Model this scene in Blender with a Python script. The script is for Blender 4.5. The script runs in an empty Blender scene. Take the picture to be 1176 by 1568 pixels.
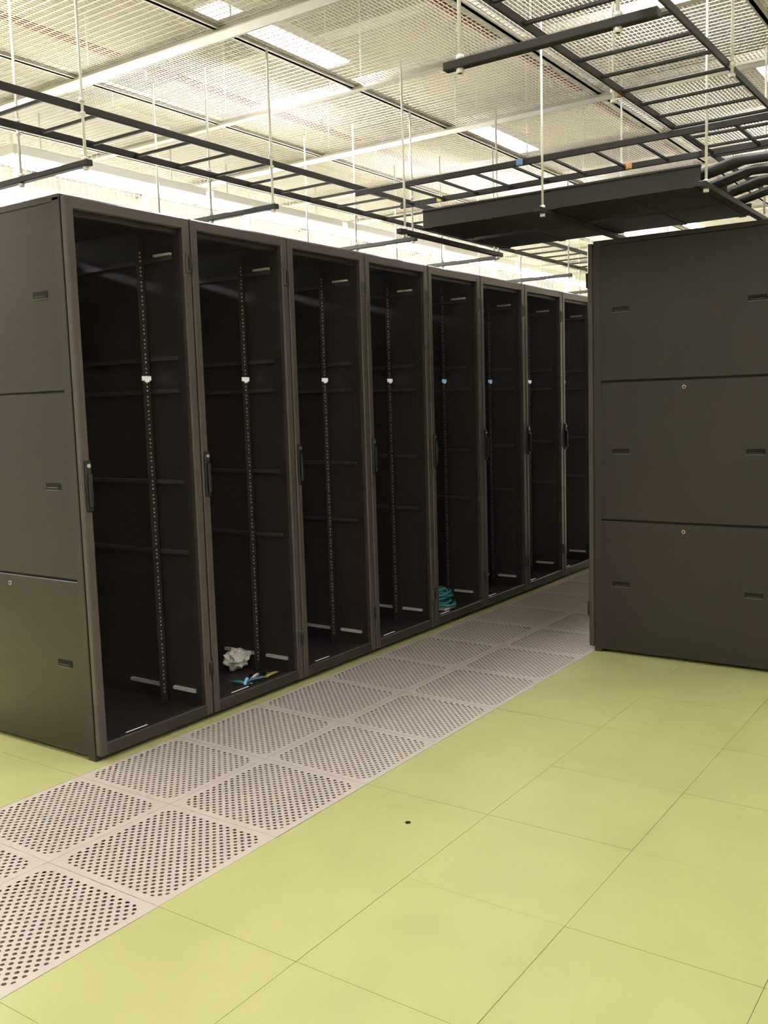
import bpy, math, random, bmesh
from mathutils import Vector, Matrix
random.seed(3)
S=bpy.context.scene
COL=S.collection

# ------------------------------------------------------------ materials
def mat(name,base=(.5,.5,.5),rough=.5,metal=0,emit=None,es=0,noise=0,nscale=8,spec=.5,bump=0,bscale=200):
    m=bpy.data.materials.new(name); m.use_nodes=True
    nt=m.node_tree; b=nt.nodes['Principled BSDF']
    b.inputs['Base Color'].default_value=(*base,1)
    b.inputs['Roughness'].default_value=rough
    b.inputs['Metallic'].default_value=metal
    b.inputs['Specular IOR Level'].default_value=spec
    if emit:
        b.inputs['Emission Color'].default_value=(*emit,1); b.inputs['Emission Strength'].default_value=es
    tc=nt.nodes.new('ShaderNodeTexCoord')
    if noise:
        n=nt.nodes.new('ShaderNodeTexNoise'); n.inputs['Scale'].default_value=nscale; n.inputs['Detail'].default_value=4
        nt.links.new(tc.outputs['Object'],n.inputs['Vector'])
        r=nt.nodes.new('ShaderNodeValToRGB')
        r.color_ramp.elements[0].position=.3; r.color_ramp.elements[1].position=.7
        r.color_ramp.elements[0].color=(*[c*(1-noise) for c in base],1)
        r.color_ramp.elements[1].color=(*[min(1,c*(1+noise)) for c in base],1)
        nt.links.new(n.outputs['Fac'],r.inputs['Fac']); nt.links.new(r.outputs['Color'],b.inputs['Base Color'])
    if bump:
        n2=nt.nodes.new('ShaderNodeTexNoise'); n2.inputs['Scale'].default_value=bscale
        nt.links.new(tc.outputs['Object'],n2.inputs['Vector'])
        bp=nt.nodes.new('ShaderNodeBump'); bp.inputs['Strength'].default_value=bump; bp.inputs['Distance'].default_value=.002
        nt.links.new(n2.outputs['Fac'],bp.inputs['Height']); nt.links.new(bp.outputs['Normal'],b.inputs['Normal'])
    return m

class NB:
    def __init__(s,nt): s.nt=nt
    def m(s,op,a,b=None,c=None):
        n=s.nt.nodes.new('ShaderNodeMath'); n.operation=op
        for i,v in enumerate((a,b,c)):
            if v is None: continue
            if isinstance(v,(int,float)): n.inputs[i].default_value=v
            else: s.nt.links.new(v,n.inputs[i])
        return n.outputs[0]
def quincunx(nb,u,v,p,r):
    """1 inside a hole of radius r (metres), staggered lattice of pitch p"""
    out=None
    for off in (0,.5):
        a=nb.m('SUBTRACT',nb.m('FRACT',nb.m('ADD',nb.m('DIVIDE',u,p),off)),.5)
        c=nb.m('SUBTRACT',nb.m('FRACT',nb.m('ADD',nb.m('DIVIDE',v,p),off)),.5)
        d=nb.m('SQRT',nb.m('ADD',nb.m('MULTIPLY',a,a),nb.m('MULTIPLY',c,c)))
        h=nb.m('LESS_THAN',d,r/p)
        out=h if out is None else nb.m('MAXIMUM',out,h)
    return out
def alpha_mat(name,base,rough,metal,holefn):
    m=mat(name,base,rough,metal); nt=m.node_tree; nb=NB(nt)
    tc=nt.nodes.new('ShaderNodeTexCoord'); sp=nt.nodes.new('ShaderNodeSeparateXYZ')
    nt.links.new(tc.outputs['Object'],sp.inputs[0])
    f=holefn(nb,sp.outputs[0],sp.outputs[1],sp.outputs[2])
    tr=nt.nodes.new('ShaderNodeBsdfTransparent'); mx=nt.nodes.new('ShaderNodeMixShader')
    nt.links.new(f,mx.inputs[0]); nt.links.new(nt.nodes['Principled BSDF'].outputs[0],mx.inputs[1]); nt.links.new(tr.outputs[0],mx.inputs[2])
    nt.links.new(mx.outputs[0],nt.nodes['Material Output'].inputs[0])
    return m

TX,TY,TP=0.035,-0.151,0.6
def tilehole(nb,x,y,z):
    u=nb.m('SUBTRACT',x,TX-60); v=nb.m('SUBTRACT',y,TY-60)
    h=quincunx(nb,u,v,.0375,.0077)
    q=[]
    for w in (u,v):
        a=nb.m('MULTIPLY',nb.m('ABSOLUTE',nb.m('SUBTRACT',nb.m('FRACT',nb.m('DIVIDE',w,TP)),.5)),TP)
        q.append(nb.m('MAXIMUM',nb.m('SUBTRACT',a,.268-.06),0))
    d=nb.m('SQRT',nb.m('ADD',nb.m('MULTIPLY',q[0],q[0]),nb.m('MULTIPLY',q[1],q[1])))
    return nb.m('MULTIPLY',h,nb.m('LESS_THAN',d,.06))
M_perf=alpha_mat('perforated_laminate',(.71,.63,.59),.42,0,tilehole)
M_door=alpha_mat('perforated_steel_door',(.036,.028,.027),.42,.1,lambda nb,x,y,z: quincunx(nb,nb.m('ADD',y,5),nb.m('ADD',z,5),.0105,.0044))
M_green=mat('green_floor_laminate',(.60,.605,.262),.36,noise=.035,nscale=3,bump=.05)
M_seam=mat('floor_tile_edge',(.27,.27,.15),.7)
M_seam2=mat('floor_stringer_steel',(.45,.42,.38),.6)
M_sub=mat('subfloor_concrete',(.10,.08,.07),.9,noise=.1)
M_damper=mat('galvanised_damper_plate',(.36,.31,.28),.6)
M_black=mat('rack_black_paint',(.040,.033,.031),.36,.1,noise=.05,nscale=3,bump=.1,bscale=400)
M_panel=mat('rack_panel_paint',(.034,.0265,.0245),.34,.1,noise=.04,nscale=2,bump=.1,bscale=500)
M_int=mat('rack_interior',(.042,.033,.032),.5,.1)
M_groove=mat('panel_groove',(.006,.005,.005),.8)
M_frame=mat('door_frame_paint',(.100,.083,.079),.30,.3)
M_brace=mat('rack_brace_paint',(.085,.074,.070),.35,.2)
M_rail=mat('mounting_rail',(.045,.038,.036),.4,.3)
M_glint=mat('rail_hole_glints',(.62,.59,.57),.5)  # whitish dots painted as the glint on rail hole edges
M_bright=mat('brace_reflection',(.85,.8,.76),.35,.1)  # near-white colour stands for light reflecting off the side members
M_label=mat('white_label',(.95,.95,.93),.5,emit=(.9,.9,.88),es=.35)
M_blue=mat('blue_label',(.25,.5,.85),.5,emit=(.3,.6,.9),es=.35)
M_lip=mat('latch_lip',(.16,.145,.135),.3,.4)
M_handle=mat('handle_plastic',(.012,.012,.012),.3)
M_chrome=mat('lock_metal',(.6,.58,.55),.25,.9)
M_lad=mat('ladder_black_powdercoat',(.018,.015,.014),.5)
M_rod=mat('threaded_rod_zinc',(.90,.88,.84),.35,.1)
M_wire=mat('wire_mesh_zinc',(.84,.81,.74),.4,.1)
M_tee=mat('ceiling_grid_aluminium',(.78,.75,.68),.35,.2)
M_tee2=mat('ceiling_grid_rail_grey',(.52,.49,.42),.4,.2)
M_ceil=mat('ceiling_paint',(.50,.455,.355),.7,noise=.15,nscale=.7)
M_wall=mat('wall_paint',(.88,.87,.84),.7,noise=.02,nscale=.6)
M_duct=mat('duct_white',(.60,.57,.49),.5,noise=.03)
M_house=mat('luminaire_housing',(.80,.78,.74),.4)
M_red=mat('sprinkler_pipe_red',(.34,.11,.07),.45)
M_emit=mat('light_diffuser',(.9,.9,.9),.4,emit=(1,.965,.925),es=48)
M_emit2=mat('linear_light_diffuser',(.9,.9,.9),.4,emit=(1,.975,.95),es=82)
M_emit3=mat('added_wall_wash_diffuser',(.9,.9,.9),.4,emit=(1,.975,.95),es=76)  # for the added row along the left wall
M_tag_o=mat('orange_tag',(.6,.33,.12),.5); M_tag_b=mat('blue_tag',(.15,.3,.55),.5); M_tag_y=mat('yellow_tag',(.7,.6,.15),.5)
M_teal=mat('teal_cable_jacket',(.05,.40,.44),.4); M_paper=mat('paper_white',(.9,.88,.85),.7); M_cable=mat('black_cable',(.012,.012,.012),.5)

# ------------------------------------------------------------ mesh builder
class MB:
    def __init__(s): s.v=[];s.f=[];s.mi=[];s.mats=[];s.sm=[]
    def _m(s,m):
        if m not in s.mats: s.mats.append(m)
        return s.mats.index(m)
    def box(s,x0,x1,y0,y1,z0,z1,m,bev=0):
        k=s._m(m)
        if x0>x1:x0,x1=x1,x0
        if y0>y1:y0,y1=y1,y0
        if z0>z1:z0,z1=z1,z0
        n=len(s.v)
        if bev<=0:
            s.v+=[(x,y,z) for z in (z0,z1) for y in (y0,y1) for x in (x0,x1)]
            for q in ((0,2,3,1),(4,5,7,6),(0,1,5,4),(2,6,7,3),(0,4,6,2),(1,3,7,5)):
                s.f.append([n+i for i in q]); s.mi.append(k); s.sm.append(False)
        else:
            b=min(bev,(x1-x0)/2.01,(y1-y0)/2.01,(z1-z0)/2.01)
            idx={}
            for cx in (0,1):
                for cy in (0,1):
                    for cz in (0,1):
                        X=(x0,x1)[cx];Y=(y0,y1)[cy];Z=(z0,z1)[cz]
                        sx=b*(1-2*cx);sy=b*(1-2*cy);sz=b*(1-2*cz)
                        for a,p in enumerate(((X,Y+sy,Z+sz),(X+sx,Y,Z+sz),(X+sx,Y+sy,Z))):
                            idx[(cx,cy,cz,a)]=len(s.v); s.v.append(p)
            F=[]
            for a in range(3):
                o=[i for i in range(3) if i!=a]
                for side in (0,1):
                    q=[]
                    for p,r in ((0,0),(1,0),(1,1),(0,1)):
                        c=[0,0,0];c[a]=side;c[o[0]]=p;c[o[1]]=r;q.append(idx[(*c,a)])
                    F.append(q)
            for a in range(3):
                o=[i for i in range(3) if i!=a]
                for p in (0,1):
                    for r in (0,1):
                        q=[]
                        for e,fa in ((0,o[0]),(1,o[0]),(1,o[1]),(0,o[1])):
                            c=[0,0,0];c[a]=e;c[o[0]]=p;c[o[1]]=r;q.append(idx[(*c,fa)])
                        F.append(q)
            for cx in (0,1):
                for cy in (0,1):
                    for cz in (0,1): F.append([idx[(cx,cy,cz,a)] for a in range(3)])
            cen=Vector(((x0+x1)/2,(y0+y1)/2,(z0+z1)/2))
            for q in F:
                P=[Vector(s.v[i]) for i in q]; nn=(P[1]-P[0]).cross(P[2]-P[0])
                if nn.dot(P[0]-cen)<0: q=q[::-1]
                s.f.append(q); s.mi.append(k); s.sm.append(False)
    def tube(s,pts,r,m,seg=8,cap=True):
        k=s._m(m); pts=[Vector(p) for p in pts]; n=len(s.v)
        up=Vector((0,0,1)); prev=None
        for i,p in enumerate(pts):
            t=(pts[min(i+1,len(pts)-1)]-pts[max(i-1,0)]).normalized()
            if prev is None:
                a=up if abs(t.dot(up))<.9 else Vector((1,0,0))
                u=t.cross(a).normalized()
            else: u=(prev-t*prev.dot(t)).normalized()
            prev=u; w=t.cross(u)
            for j in range(seg):
                an=2*math.pi*j/seg; s.v.append(tuple(p+(u*math.cos(an)+w*math.sin(an))*r))
        for i in range(len(pts)-1):
            for j in range(seg):
                a=n+i*seg+j;b=n+i*seg+(j+1)%seg
                s.f.append([a,b,b+seg,a+seg]); s.mi.append(k); s.sm.append(True)
        if cap:
            s.f.append([n+j for j in range(seg)][::-1]); s.mi.append(k); s.sm.append(False)
            e=n+(len(pts)-1)*seg
            s.f.append([e+j for j in range(seg)]); s.mi.append(k); s.sm.append(False)
    def quad(s,pts,m):
        k=s._m(m); n=len(s.v); s.v+=pts; s.f.append([n,n+1,n+2,n+3]); s.mi.append(k); s.sm.append(False)
    def mesh(s,name):
        me=bpy.data.meshes.new(name); me.from_pydata(s.v,[],s.f)
        for m in s.mats: me.materials.append(m)
        me.polygons.foreach_set('material_index',s.mi); me.polygons.foreach_set('use_smooth',s.sm)
        me.update(); return me
    def obj(s,name,parent=None):
        o=bpy.data.objects.new(name,s.mesh(name)); COL.objects.link(o)
        if parent: o.parent=parent
        return o

# ------------------------------------------------------------ room
RX0,RX1,RY0,RY1,RZ=-3.6,6.8,-5.5,13.0,4.5
b=MB(); b.box(RX0-.1,RX0,RY0,RY1,-.4,RZ,M_wall); b.obj('wall_left')
b=MB(); b.box(RX1,RX1+.1,RY0,RY1,-.4,RZ,M_wall); b.obj('wall_right')
b=MB(); b.box(RX0-.1,RX1+.1,RY1,RY1+.1,-.4,RZ,M_wall); b.obj('wall_back')
b=MB(); b.box(RX0-.1,RX1+.1,RY0-.1,RY0,-.4,RZ,M_wall); b.obj('wall_front')
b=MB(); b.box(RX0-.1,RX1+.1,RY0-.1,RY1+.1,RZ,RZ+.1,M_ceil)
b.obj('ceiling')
b=MB(); p=MB()
i0=math.floor((RX0-TX)/TP); i1=math.ceil((RX1-TX)/TP); j0=math.floor((RY0-TY)/TP); j1=math.ceil((RY1-TY)/TP)
for i in range(i0,i1):
    for j in range(j0,j1):
        x0=max(TX+i*TP,RX0);x1=min(TX+(i+1)*TP,RX1);y0=max(TY+j*TP,RY0);y1=min(TY+(j+1)*TP,RY1)
        g=.0010
        if i in (0,1):
            p.quad([(x0+g,y0+g,0),(x1-g,y0+g,0),(x1-g,y1-g,0),(x0+g,y1-g,0)],M_perf)
            b.box(x0+.0005,x1-.0005,y0+.0005,y1-.0005,-.022,-.020,M_damper)
            b.box(x0,x1,y0-.010,y0+.010,-.018,-.004,M_seam2)
            b.box(x0-.010,x0+.010,y0,y1,-.018,-.0045,M_seam2)
        else:
            b.box(x0+g,x1-g,y0+g,y1-g,-.03,random.choice((0,0,.0004,-.0006)),M_green)
for i in range(i0,i1+1):
    x=TX+i*TP
    if RX0<x<RX1: b.box(x-.012,x+.012,RY0,RY1,-.06,-.005 if not -.1<x<1.1 else -.03,M_seam)
for j in range(j0,j1+1):
    y=TY+j*TP
    if RY0<y<RY1:
        b.box(RX0,TX,y-.012,y+.012,-.06,-.005,M_seam); b.box(TX+1.2,RX1,y-.012,y+.012,-.06,-.005,M_seam)
b.box(RX0,RX1,RY0,RY1,-.45,-.4,M_sub)
n=16
k=b._m(M_groove); c=len(b.v)
b.v+=[(1.60+.012*math.cos(2*math.pi*a/n),.22+.012*math.sin(2*math.pi*a/n),.0012) for a in range(n)]
b.f.append(list(range(c,c+n)));b.mi.append(k);b.sm.append(False)
b.obj('floor')
p.obj('perforated_floor_tiles')

# ------------------------------------------------------------ server rack
RW,RH,RD=.7605,2.637,1.24
def build_rack(bluelabel=False):
    b=MB(); W=RW-.003; y0=.0015; y1=W
    fx=-.04
    for ya,yb in ((y0,y0+.04),(y1-.04,y1)):
        b.box(fx,fx-.05,ya,yb,.0,RH-.012,M_black,.003)
        b.box(-RD,-RD+.05,ya,yb,.0,RH-.012,M_black,.003)
    b.box(fx,-RD,y0,y1,RH-.03,RH,M_black,.004)
    b.box(fx-.002,-RD,y0+.01,y1-.01,.02,.05,M_int)
    b.box(fx,fx-.04,y0+.04,y1-.04,.0,.07,M_black,.003)
    b.box(fx,fx-.04,y0+.04,y1-.04,RH-.09,RH-.03,M_black,.003)
    zs=[(.02,.868),(.877,1.755),(1.764,RH-.03)]
    for side in (0,1):
        yo=y0 if side==0 else y1; s=1 if side==0 else -1
        b.box(fx-.004,-RD+.004,yo+s*.010,yo+s*.013,.02,RH-.03,M_groove)
        b.box(fx-.004,-RD+.004,yo+s*.013,yo+s*.016,.02,RH-.03,M_int)
        for n_,(za,zb) in enumerate(zs):
            b.box(fx-.008,-RD+.008,yo+s*.001,yo+s*.011,za,zb,M_panel,.004)
            zc=za+.4395
            for xc in (-.22,-RD+.20):
                b.box(xc-.054,xc+.054,yo-s*.0008,yo+s*.002,zc-.014,zc+.017,M_groove)
                b.box(xc-.044,xc+.038,yo-s*.0030,yo+s*.002,zc-.010,zc-.003,M_panel,.001)
                b.box(xc-.054,xc+.054,yo-s*.0030,yo+s*.002,zc-.0185,zc-.015,M_lip)
            if n_<2:
                xc=-RD/2; zc2=zb-.045
                b.tube([(xc,yo+s*.004,zc2),(xc,yo-s*.003,zc2)],.011,M_chrome,12)
                b.tube([(xc,yo+s*.002,zc2),(xc,yo-s*.0036,zc2)],.007,M_groove,8)
        yi=yo+s*.020
        for z in (.9,1.28,1.76,1.93,2.44):
            b.box(-.10,-RD+.06,yi,yi+s*.018,z-.010,z+.010,M_brace)
        b.box(-.10,-.27,yi,yi+s*.02,.135,.152,M_bright); b.box(-.34,-.62,yi,yi+s*.02,.135,.152,M_bright)
        b.box(-.12,-.24,yi,yi+s*.02,2.455,2.467,M_bright)
    b.box(-RD+.012,-RD+.018,y0+.04,y1-.04,.06,RH-.06,M_int)
    for yc,s in ((y0+.075,1),(y1-.075,-1)):
        for xc in (-.30,-1.02):
            b.box(xc,xc-.004,yc-.028,yc+.028,.06,RH-.07,M_rail)
            b.box(xc,xc-.05,yc-s*.028,yc-s*.024,.06,RH-.07,M_rail)
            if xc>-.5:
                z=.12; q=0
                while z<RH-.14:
                    b.box(xc,xc+.0012,yc-.005,yc+.004,z,z+.008,M_glint)
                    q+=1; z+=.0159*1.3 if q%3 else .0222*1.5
    b.box(-.29,-.297,y1-.112,y1-.053,1.819,1.842,M_blue if bluelabel else M_label)
    b.box(-.288,-.2895,y1-.098,y1-.067,1.811,1.819,M_label)
    b.quad([(-.08,.26,.052),(-.08,.40,.052),(-.13,.40,.052),(-.13,.26,.052)],M_label)
    dz0,dz1=.03,RH-.012; xa,xb=-.036,0.
    b.box(xa,xb,y0+.002,y0+.048,dz0,dz1,M_frame,.006)
    b.box(xa,xb,y1-.052,y1-.002,dz0,dz1,M_frame,.006)
    b.box(xa,xb-.002,y0+.04,y1-.045,dz1-.055,dz1-.001,M_frame,.005)
    b.box(xa,xb-.002,y0+.04,y1-.045,dz0+.001,dz0+.06,M_black,.005)
    b.quad([(-.014,y0+.04,dz0+.05),(-.014,y1-.045,dz0+.05),(-.014,y1-.045,dz1-.05),(-.014,y0+.04,dz1-.05)],M_door)
    b.box(0,.012,y0+.012,y0+.046,1.20,1.44,M_handle,.005)
    b.box(.012,.028,y0+.018,y0+.040,1.22,1.38,M_handle,.006)
    b.tube([(.010,y0+.029,1.415),(.017,y0+.029,1.415)],.010,M_chrome,12)
    for z in (.28,2.40):
        b.box(-.02,.008,y1-.040,y1-.012,z-.05,z+.05,M_frame,.004)
        b.box(.008,.0095,y1-.033,y1-.019,z-.035,z+.035,M_handle,.001)
        b.tube([(.006,y1-.010,z-.045),(.006,y1-.010,z+.045)],.007,M_handle,8)
    for x in (-.1,-RD+.1):
        for y in (y0+.06,y1-.06): b.tube([(x,y,0),(x,y,.03)],.02,M_handle,10)
    return b.mesh('server_rack')
me=build_rack(); me2=build_rack(True)
for k in range(10):
    o=bpy.data.objects.new('server_rack',me2 if k in (4,5) else me); COL.objects.link(o); o.location=(0,RW*k,0)
CX,CY=1.1965,3.0208
for k in range(6):
    o=bpy.data.objects.new('server_rack',me); COL.objects.link(o)
    o.rotation_euler=(0,0,math.pi); o.location=(CX,CY+RW*(k+1),0)

# ------------------------------------------------------------ things left in racks
bm=bmesh.new(); bmesh.ops.create_icosphere(bm,subdivisions=3,radius=.066)
for v in bm.verts:
    r=1+random.uniform(-.28,.28); v.co=Vector((v.co.x*r*1.0,v.co.y*r*1.35,v.co.z*r*.9))
mz=min(v.co.z for v in bm.verts)
for v in bm.verts: v.co.z-=mz
m_=bpy.data.meshes.new('crumpled_paper'); bm.to_mesh(m_); bm.free(); m_.materials.append(M_paper)
o=bpy.data.objects.new('crumpled_paper',m_); COL.objects.link(o); o.location=(-.42,1.38,.052)
b=MB()
for i,(mm,x,y,a) in enumerate(((M_teal,-.20,1.16,.3),(M_tag_b,-.16,1.26,1.3),(M_handle,-.22,1.34,1.0),(M_tag_y,-.14,1.38,1.6),(M_blue,-.18,1.20,2.2),(M_paper,-.20,1.30,1.9))):
    dx,dy=math.cos(a)*.05,math.sin(a)*.05
    b.tube([(x-dx,y-dy,.066),(x,y,.070),(x+dx,y+dy,.066)],.009,mm,8)
    b.tube([(x+dx,y+dy,.066),(x+dx*1.8,y+dy*1.8,.064)],.004,M_chrome,6)
b.obj('hand_tools')
def coil(name,cx,cy,z,m,r0,turns,rad,sy=1.0):
    b=MB(); pts=[]
    N=turns*20
    for i in range(N):
        a=2*math.pi*i/20; r=r0*(1+.2*math.sin(i*.37)+.15*math.sin(i*.11))*(1-.35*i/N)
        pts.append((cx+r*math.cos(a)*.8,cy+r*math.sin(a)*sy,z+rad+.012+.13*(i/N)+.014*math.sin(i*.5)))
    b.tube(pts,rad,m,6)
    b.box(cx-.02,cx+.10,cy-.10,cy+.06,z+.001,z+.02,M_paper,.004)
    return b.obj(name)
coil('cable_coil',-.24,3.50,.053,M_teal,.11,9,.009)
b=MB()
for (x,y,h,w) in ((-.35,.90,.5,.12),(-.3,.95,.4,.12),(-.35,.15,.45,.08)):
    pts=[(x+.05*math.sin(t*.5),y+w*t/10,.057+h*(1-t/10)**2) for t in range(11)]
    b.tube(pts,.005,M_cable,6)
b.obj('loose_cables')

# ------------------------------------------------------------ overhead ladders
GZ=3.7
def tag(parent,x,y,z,mm):
    b=MB(); b.box(x-.018,x+.018,y-.012,y+.012,z-.018,z+.018,mm,.004); b.obj('tag',parent)
def ladder(name,axis,a0,a1,c0,c1,z,step):
    b=MB()
    def bx(l0,l1,w0,w1,z0,z1,m,bev=0):
        if axis=='y': b.box(w0,w1,l0,l1,z0,z1,m,bev)
        else: b.box(l0,l1,w0,w1,z0,z1,m,bev)
    for c in (c0,c1): bx(a0,a1,c-.006,c+.006,z-.018,z+.018,M_lad,.003)
    t=a0+.1
    while t<a1: bx(t-.008,t+.008,c0,c1,z-.009,z+.005,M_lad,.002); t+=step
    return b.obj(name)
def rodpts(b,x,y,z0,z1): b.tube([(x,y,z0),(x,y,z1)],.0068,M_rod,8)
def nut(b,x,y,z): b.tube([(x,y,z-.008),(x,y,z+.008)],.014,M_rod,6)
ZL=3.05
LA=ladder('cable_ladder','y',-2.2,9.5,-.53,-.08,ZL,.30)
LC=ladder('cable_ladder','x',-.07,5.5,2.30,2.82,ZL-.045,.25)
LB=ladder('cable_ladder','y',-2.5,8.5,1.965,2.45,ZL,.25)
tag(LB,1.953,1.62,ZL,M_tag_o); tag(LC,1.1,2.29,ZL-.045,M_tag_b); tag(LC,1.55,2.81,ZL-.045,M_tag_o); tag(LC,.25,2.81,ZL-.045,M_tag_y); tag(LA,-.07,4.9,ZL,M_tag_y)
def hanger_part(b,x0,x1,y0,y1,z,rods,top,bar=True):
    if bar: b.box(x0,x1,y0,y1,z-.014,z+.014,M_lad,.003)
    for x,y,zz in rods:
        rodpts(b,x,y,z-.03,top); nut(b,x,y,z-.022); nut(b,x,y,z+.022)
        if zz: nut(b,x,y,zz-.03); nut(b,x,y,zz+.03)
def trapeze(name,*a,bar=True):
    b=MB(); hanger_part(b,*a,GZ-.03,bar=bar); return b.obj(name)
for y in (.18,1.48,2.95,4.15,5.6,7.0,8.4):
    trapeze('trapeze_hanger',-1.05,-.03,y-.018,y+.018,2.80,[(-.06,y,ZL),(-.55,y,ZL),(-1.0,y,None)])
trapeze('trapeze_hanger',1.87,2.62,.162,.198,2.80,[(1.93,.18,ZL),(2.49,.18,ZL)])
for y in (1.55,4.6,6.2):
    trapeze('ladder_hanger_rods',1.93,2.49,y-.018,y+.018,ZL-.03,[(1.945,y,None),(2.47,y,None)],bar=False)
b=MB()
for (ya,yb,z0,z1) in ((2.2,2.68,2.70,2.80),(2.78,3.2,2.70,2.76)):
    b.box(.5,2.15,ya,yb,z0,z0+.006,M_lad)
    for y in (ya,yb):
        b.box(.5,2.15,y-.004,y+.004,z0,z1,M_lad,.001)
        b.box(.5,2.15,y-.014,y+.014,z1-.004,z1+.008,M_lad,.002)
    for x in (.55,.95,1.35,1.75,2.1): b.box(x-.02,x+.02,ya-.010,yb+.010,z0-.004,z0+.002,M_lad,.001)
    b.box(.5,.506,ya,yb,z0,z1,M_lad)
for x in (.42,1.32,2.2):
    hanger_part(b,x-.018,x+.018,2.05,3.35,2.68,[(x,2.12,None),(x,3.30,None)],GZ-.03)
TR=b.obj('cable_trough')
b=MB()
for i in range(10):
    y=2.26+.09*i; z=2.76+.02*(i%3)
    pts=[(1.6,y,z-.03),(2.1,y,z-.0),(2.3,y+.02*math.sin(i),z+.05),(2.6,y-.1,z+.02),(3.0,y-.25,z+.03+.03*(i%2)),(3.6,y-.35,z+.06)]
    P=[]
    for q in range(len(pts)-1):
        for t in range(5): P.append(tuple(Vector(pts[q]).lerp(Vector(pts[q+1]),t/5)))
    P.append(pts[-1]); b.tube(P,.024,M_cable,8)
b.obj('cable_bundle',TR)

# ------------------------------------------------------------ wire-mesh ceiling
b=MB(); w=.0019
X0,X1,Y0,Y1=-3.55,6.7,-3.5,12.9
x=X0
while x<X1: b.box(x-w,x+w,Y0,Y1,GZ+.004,GZ+.0076,M_wire); x+=.025
y=Y0
while y<Y1: b.box(X0,X1,y-w,y+w,GZ,GZ+.0036,M_wire); y+=.05
k=-2
while -.12+1.2*k<X1:
    x=-.12+1.2*k
    if x>X0: b.box(x-.014,x+.014,Y0,Y1,GZ-.018,GZ+.03,M_tee2,.003); b.box(x-.024,x+.024,Y0,Y1,GZ-.018,GZ-.013,M_tee2)
    k+=1
k=-3
while 1.2*k<Y1:
    y=1.2*k; wd=.05 if k%2 else .016
    if y>Y0:
        b.box(X0,X1,y-wd,y+wd,GZ-.03,GZ-.019,M_tee if k%2 else M_tee2,.003)
        b.box(X0,X1,y-.004,y+.004,GZ-.02,GZ+.05,M_tee2)
        for e in (-wd-.006,wd+.006): b.box(X0,X1,y+e-.004,y+e+.004,GZ-.03,GZ-.012,M_tee2)
    k+=1
b.obj('wire_mesh_ceiling')
b=MB()
for i in range(-2,6):
    for j in range(-2,11): b.tube([(-.12+1.2*i+.03,1.2*j+.03,GZ-.02),(-.12+1.2*i+.03,1.2*j+.03,RZ)],.006,M_rod,6)
b.obj('ceiling_suspension_rods')
b=MB(); xp=-2.5
y=-3.4
while y<12.8: b.box(xp-.002,xp+.002,y-.002,y+.002,2.2,GZ-.05,M_tee); y+=.05
z=2.2
while z<GZ-.05: b.box(xp-.002,xp+.002,-3.4,12.8,z-.002,z+.002,M_tee); z+=.1
for j in range(-2,11): b.box(xp-.02,xp+.02,j*1.2+.3,j*1.2+.34,0,GZ-.05,M_tee,.003)
b.obj('wire_mesh_partition')
b=MB()
for x in (-1.96,.33,3.1):
    b.tube([(x,-5,4.2),(x,12.8,4.2)],.028,M_red,10)
    y=-4
    while y<12.5:
        b.tube([(x,y,4.2),(x,y,4.28)],.012,M_red,8); b.tube([(x,y,4.20),(x,y,4.10)],.012,M_rod,8)
        b.tube([(x,y,4.2),(x,y,RZ)],.006,M_rod,6); y+=2.1
b.obj('sprinkler_pipes')
b=MB()
for y in (-2.,.4,2.9,5.4,7.9,10.4):
    b.box(RX0,RX1,y-.08,y+.08,4.28,4.295,M_duct,.003); b.box(RX0,RX1,y-.006,y+.006,4.295,4.45,M_duct); b.box(RX0,RX1,y-.08,y+.08,4.45,RZ,M_duct)
b.obj('ceiling_beams')
for x in (.72,):
    b=MB(); b.box(x-.13,x+.13,RY0+.2,RY1-.2,4.05,4.2,M_duct,.01)
    y=RY0+1
    while y<RY1-1: b.box(x-.14,x+.14,y-.015,y+.015,4.04,4.21,M_duct,.003); y+=1.5
    b.obj('air_duct')

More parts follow.
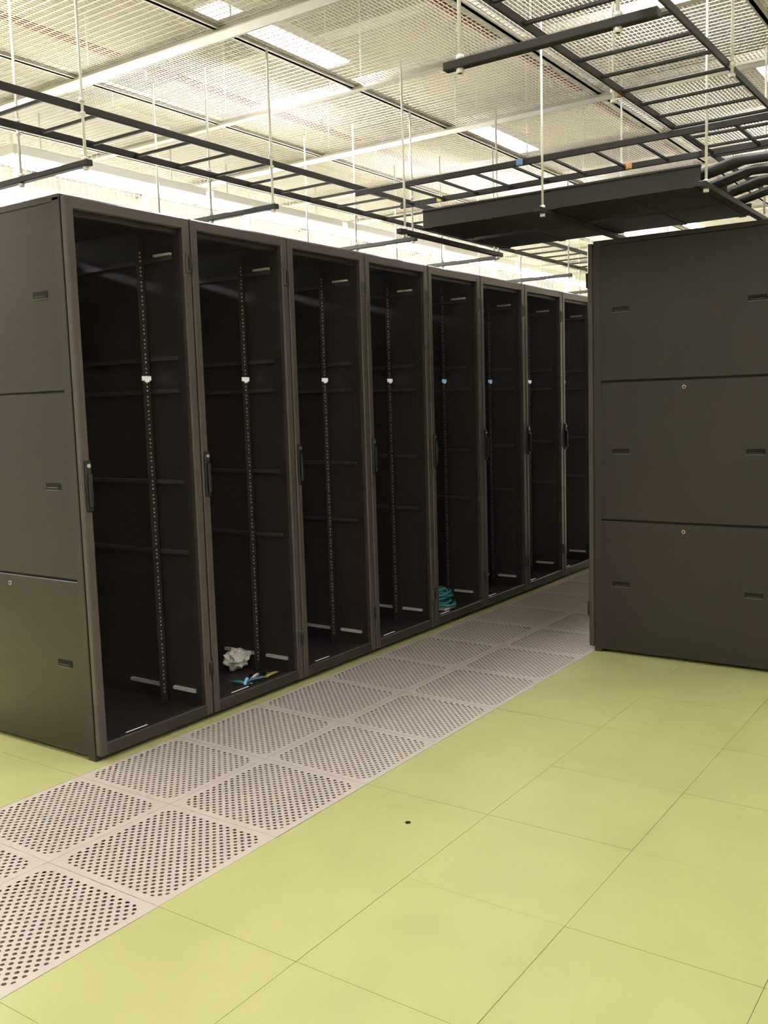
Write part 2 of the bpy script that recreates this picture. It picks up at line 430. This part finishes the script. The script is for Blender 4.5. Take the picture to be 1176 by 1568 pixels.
# ------------------------------------------------------------ luminaires
def lamp(x,y,z,L=1.25,Wd=.20,em=M_emit):
    b=MB(); hx,hy=(Wd/2,L/2)
    b.box(x-hx-.01,x+hx+.01,y-hy-.01,y+hy+.01,z+.004,z+.06,M_house,.006)
    b.box(x-hx,x+hx,y-hy,y+hy,z-.002,z+.006,em)
    for s in (-1,1):
        b.tube([(x,y+s*hy*.8,z+.05),(x,y+s*hy*.8,RZ)],.005,M_rod,6)
    b.obj('ceiling_light')
for x in (-.5,1.9,4.3):
    for y in (-3.9,-.6,2.1,5.2,8.3,11.2): lamp(x,y,4.0)
for (x,z,ya,em) in ((-1.9,3.30,1.0,M_emit2),(-3.25,3.22,-.75,M_emit3)):  # second row is added to wash the wall band behind the racks white
    for k in range(7):
        y=ya+1.75*k
        if y+1.75>RY1: break
        b=MB()
        b.box(x-.10,x+.10,y+.03,y+1.72,z,z+.07,M_house,.01)
        b.box(x-.08,x+.08,y+.04,y+1.71,z-.03,z+.002,em,.01)
        for q in (.3,1.45): b.tube([(x,y+q,z+.06),(x,y+q,GZ-.07)],.005,M_rod,6)
        b.obj('linear_light')

# ------------------------------------------------------------ camera / view
cam=bpy.data.cameras.new('camera'); co=bpy.data.objects.new('camera',cam); COL.objects.link(co); S.camera=co
cy,cp,cr=0.6093,-.1116,-.0300
f=Vector((-math.sin(cy)*math.cos(cp),math.cos(cy)*math.cos(cp),math.sin(cp)))
r0=Vector((math.cos(cy),math.sin(cy),0)); u0=r0.cross(f)
rr=math.cos(cr)*r0+math.sin(cr)*u0; uu=-math.sin(cr)*r0+math.cos(cr)*u0
R=Matrix((rr,uu,-f)).transposed().to_4x4(); R.translation=Vector((3.6185,-2.7738,1.6498)); co.matrix_world=R
cam.sensor_fit='HORIZONTAL'; cam.sensor_width=36; cam.lens=36*1452.14/1176; cam.clip_start=.05
wd=bpy.data.worlds.new('world'); S.world=wd; wd.use_nodes=True
wd.node_tree.nodes['Background'].inputs[0].default_value=(.9,.88,.8,1); wd.node_tree.nodes['Background'].inputs[1].default_value=.3
S.view_settings.view_transform='Standard'; S.view_settings.exposure=0.05
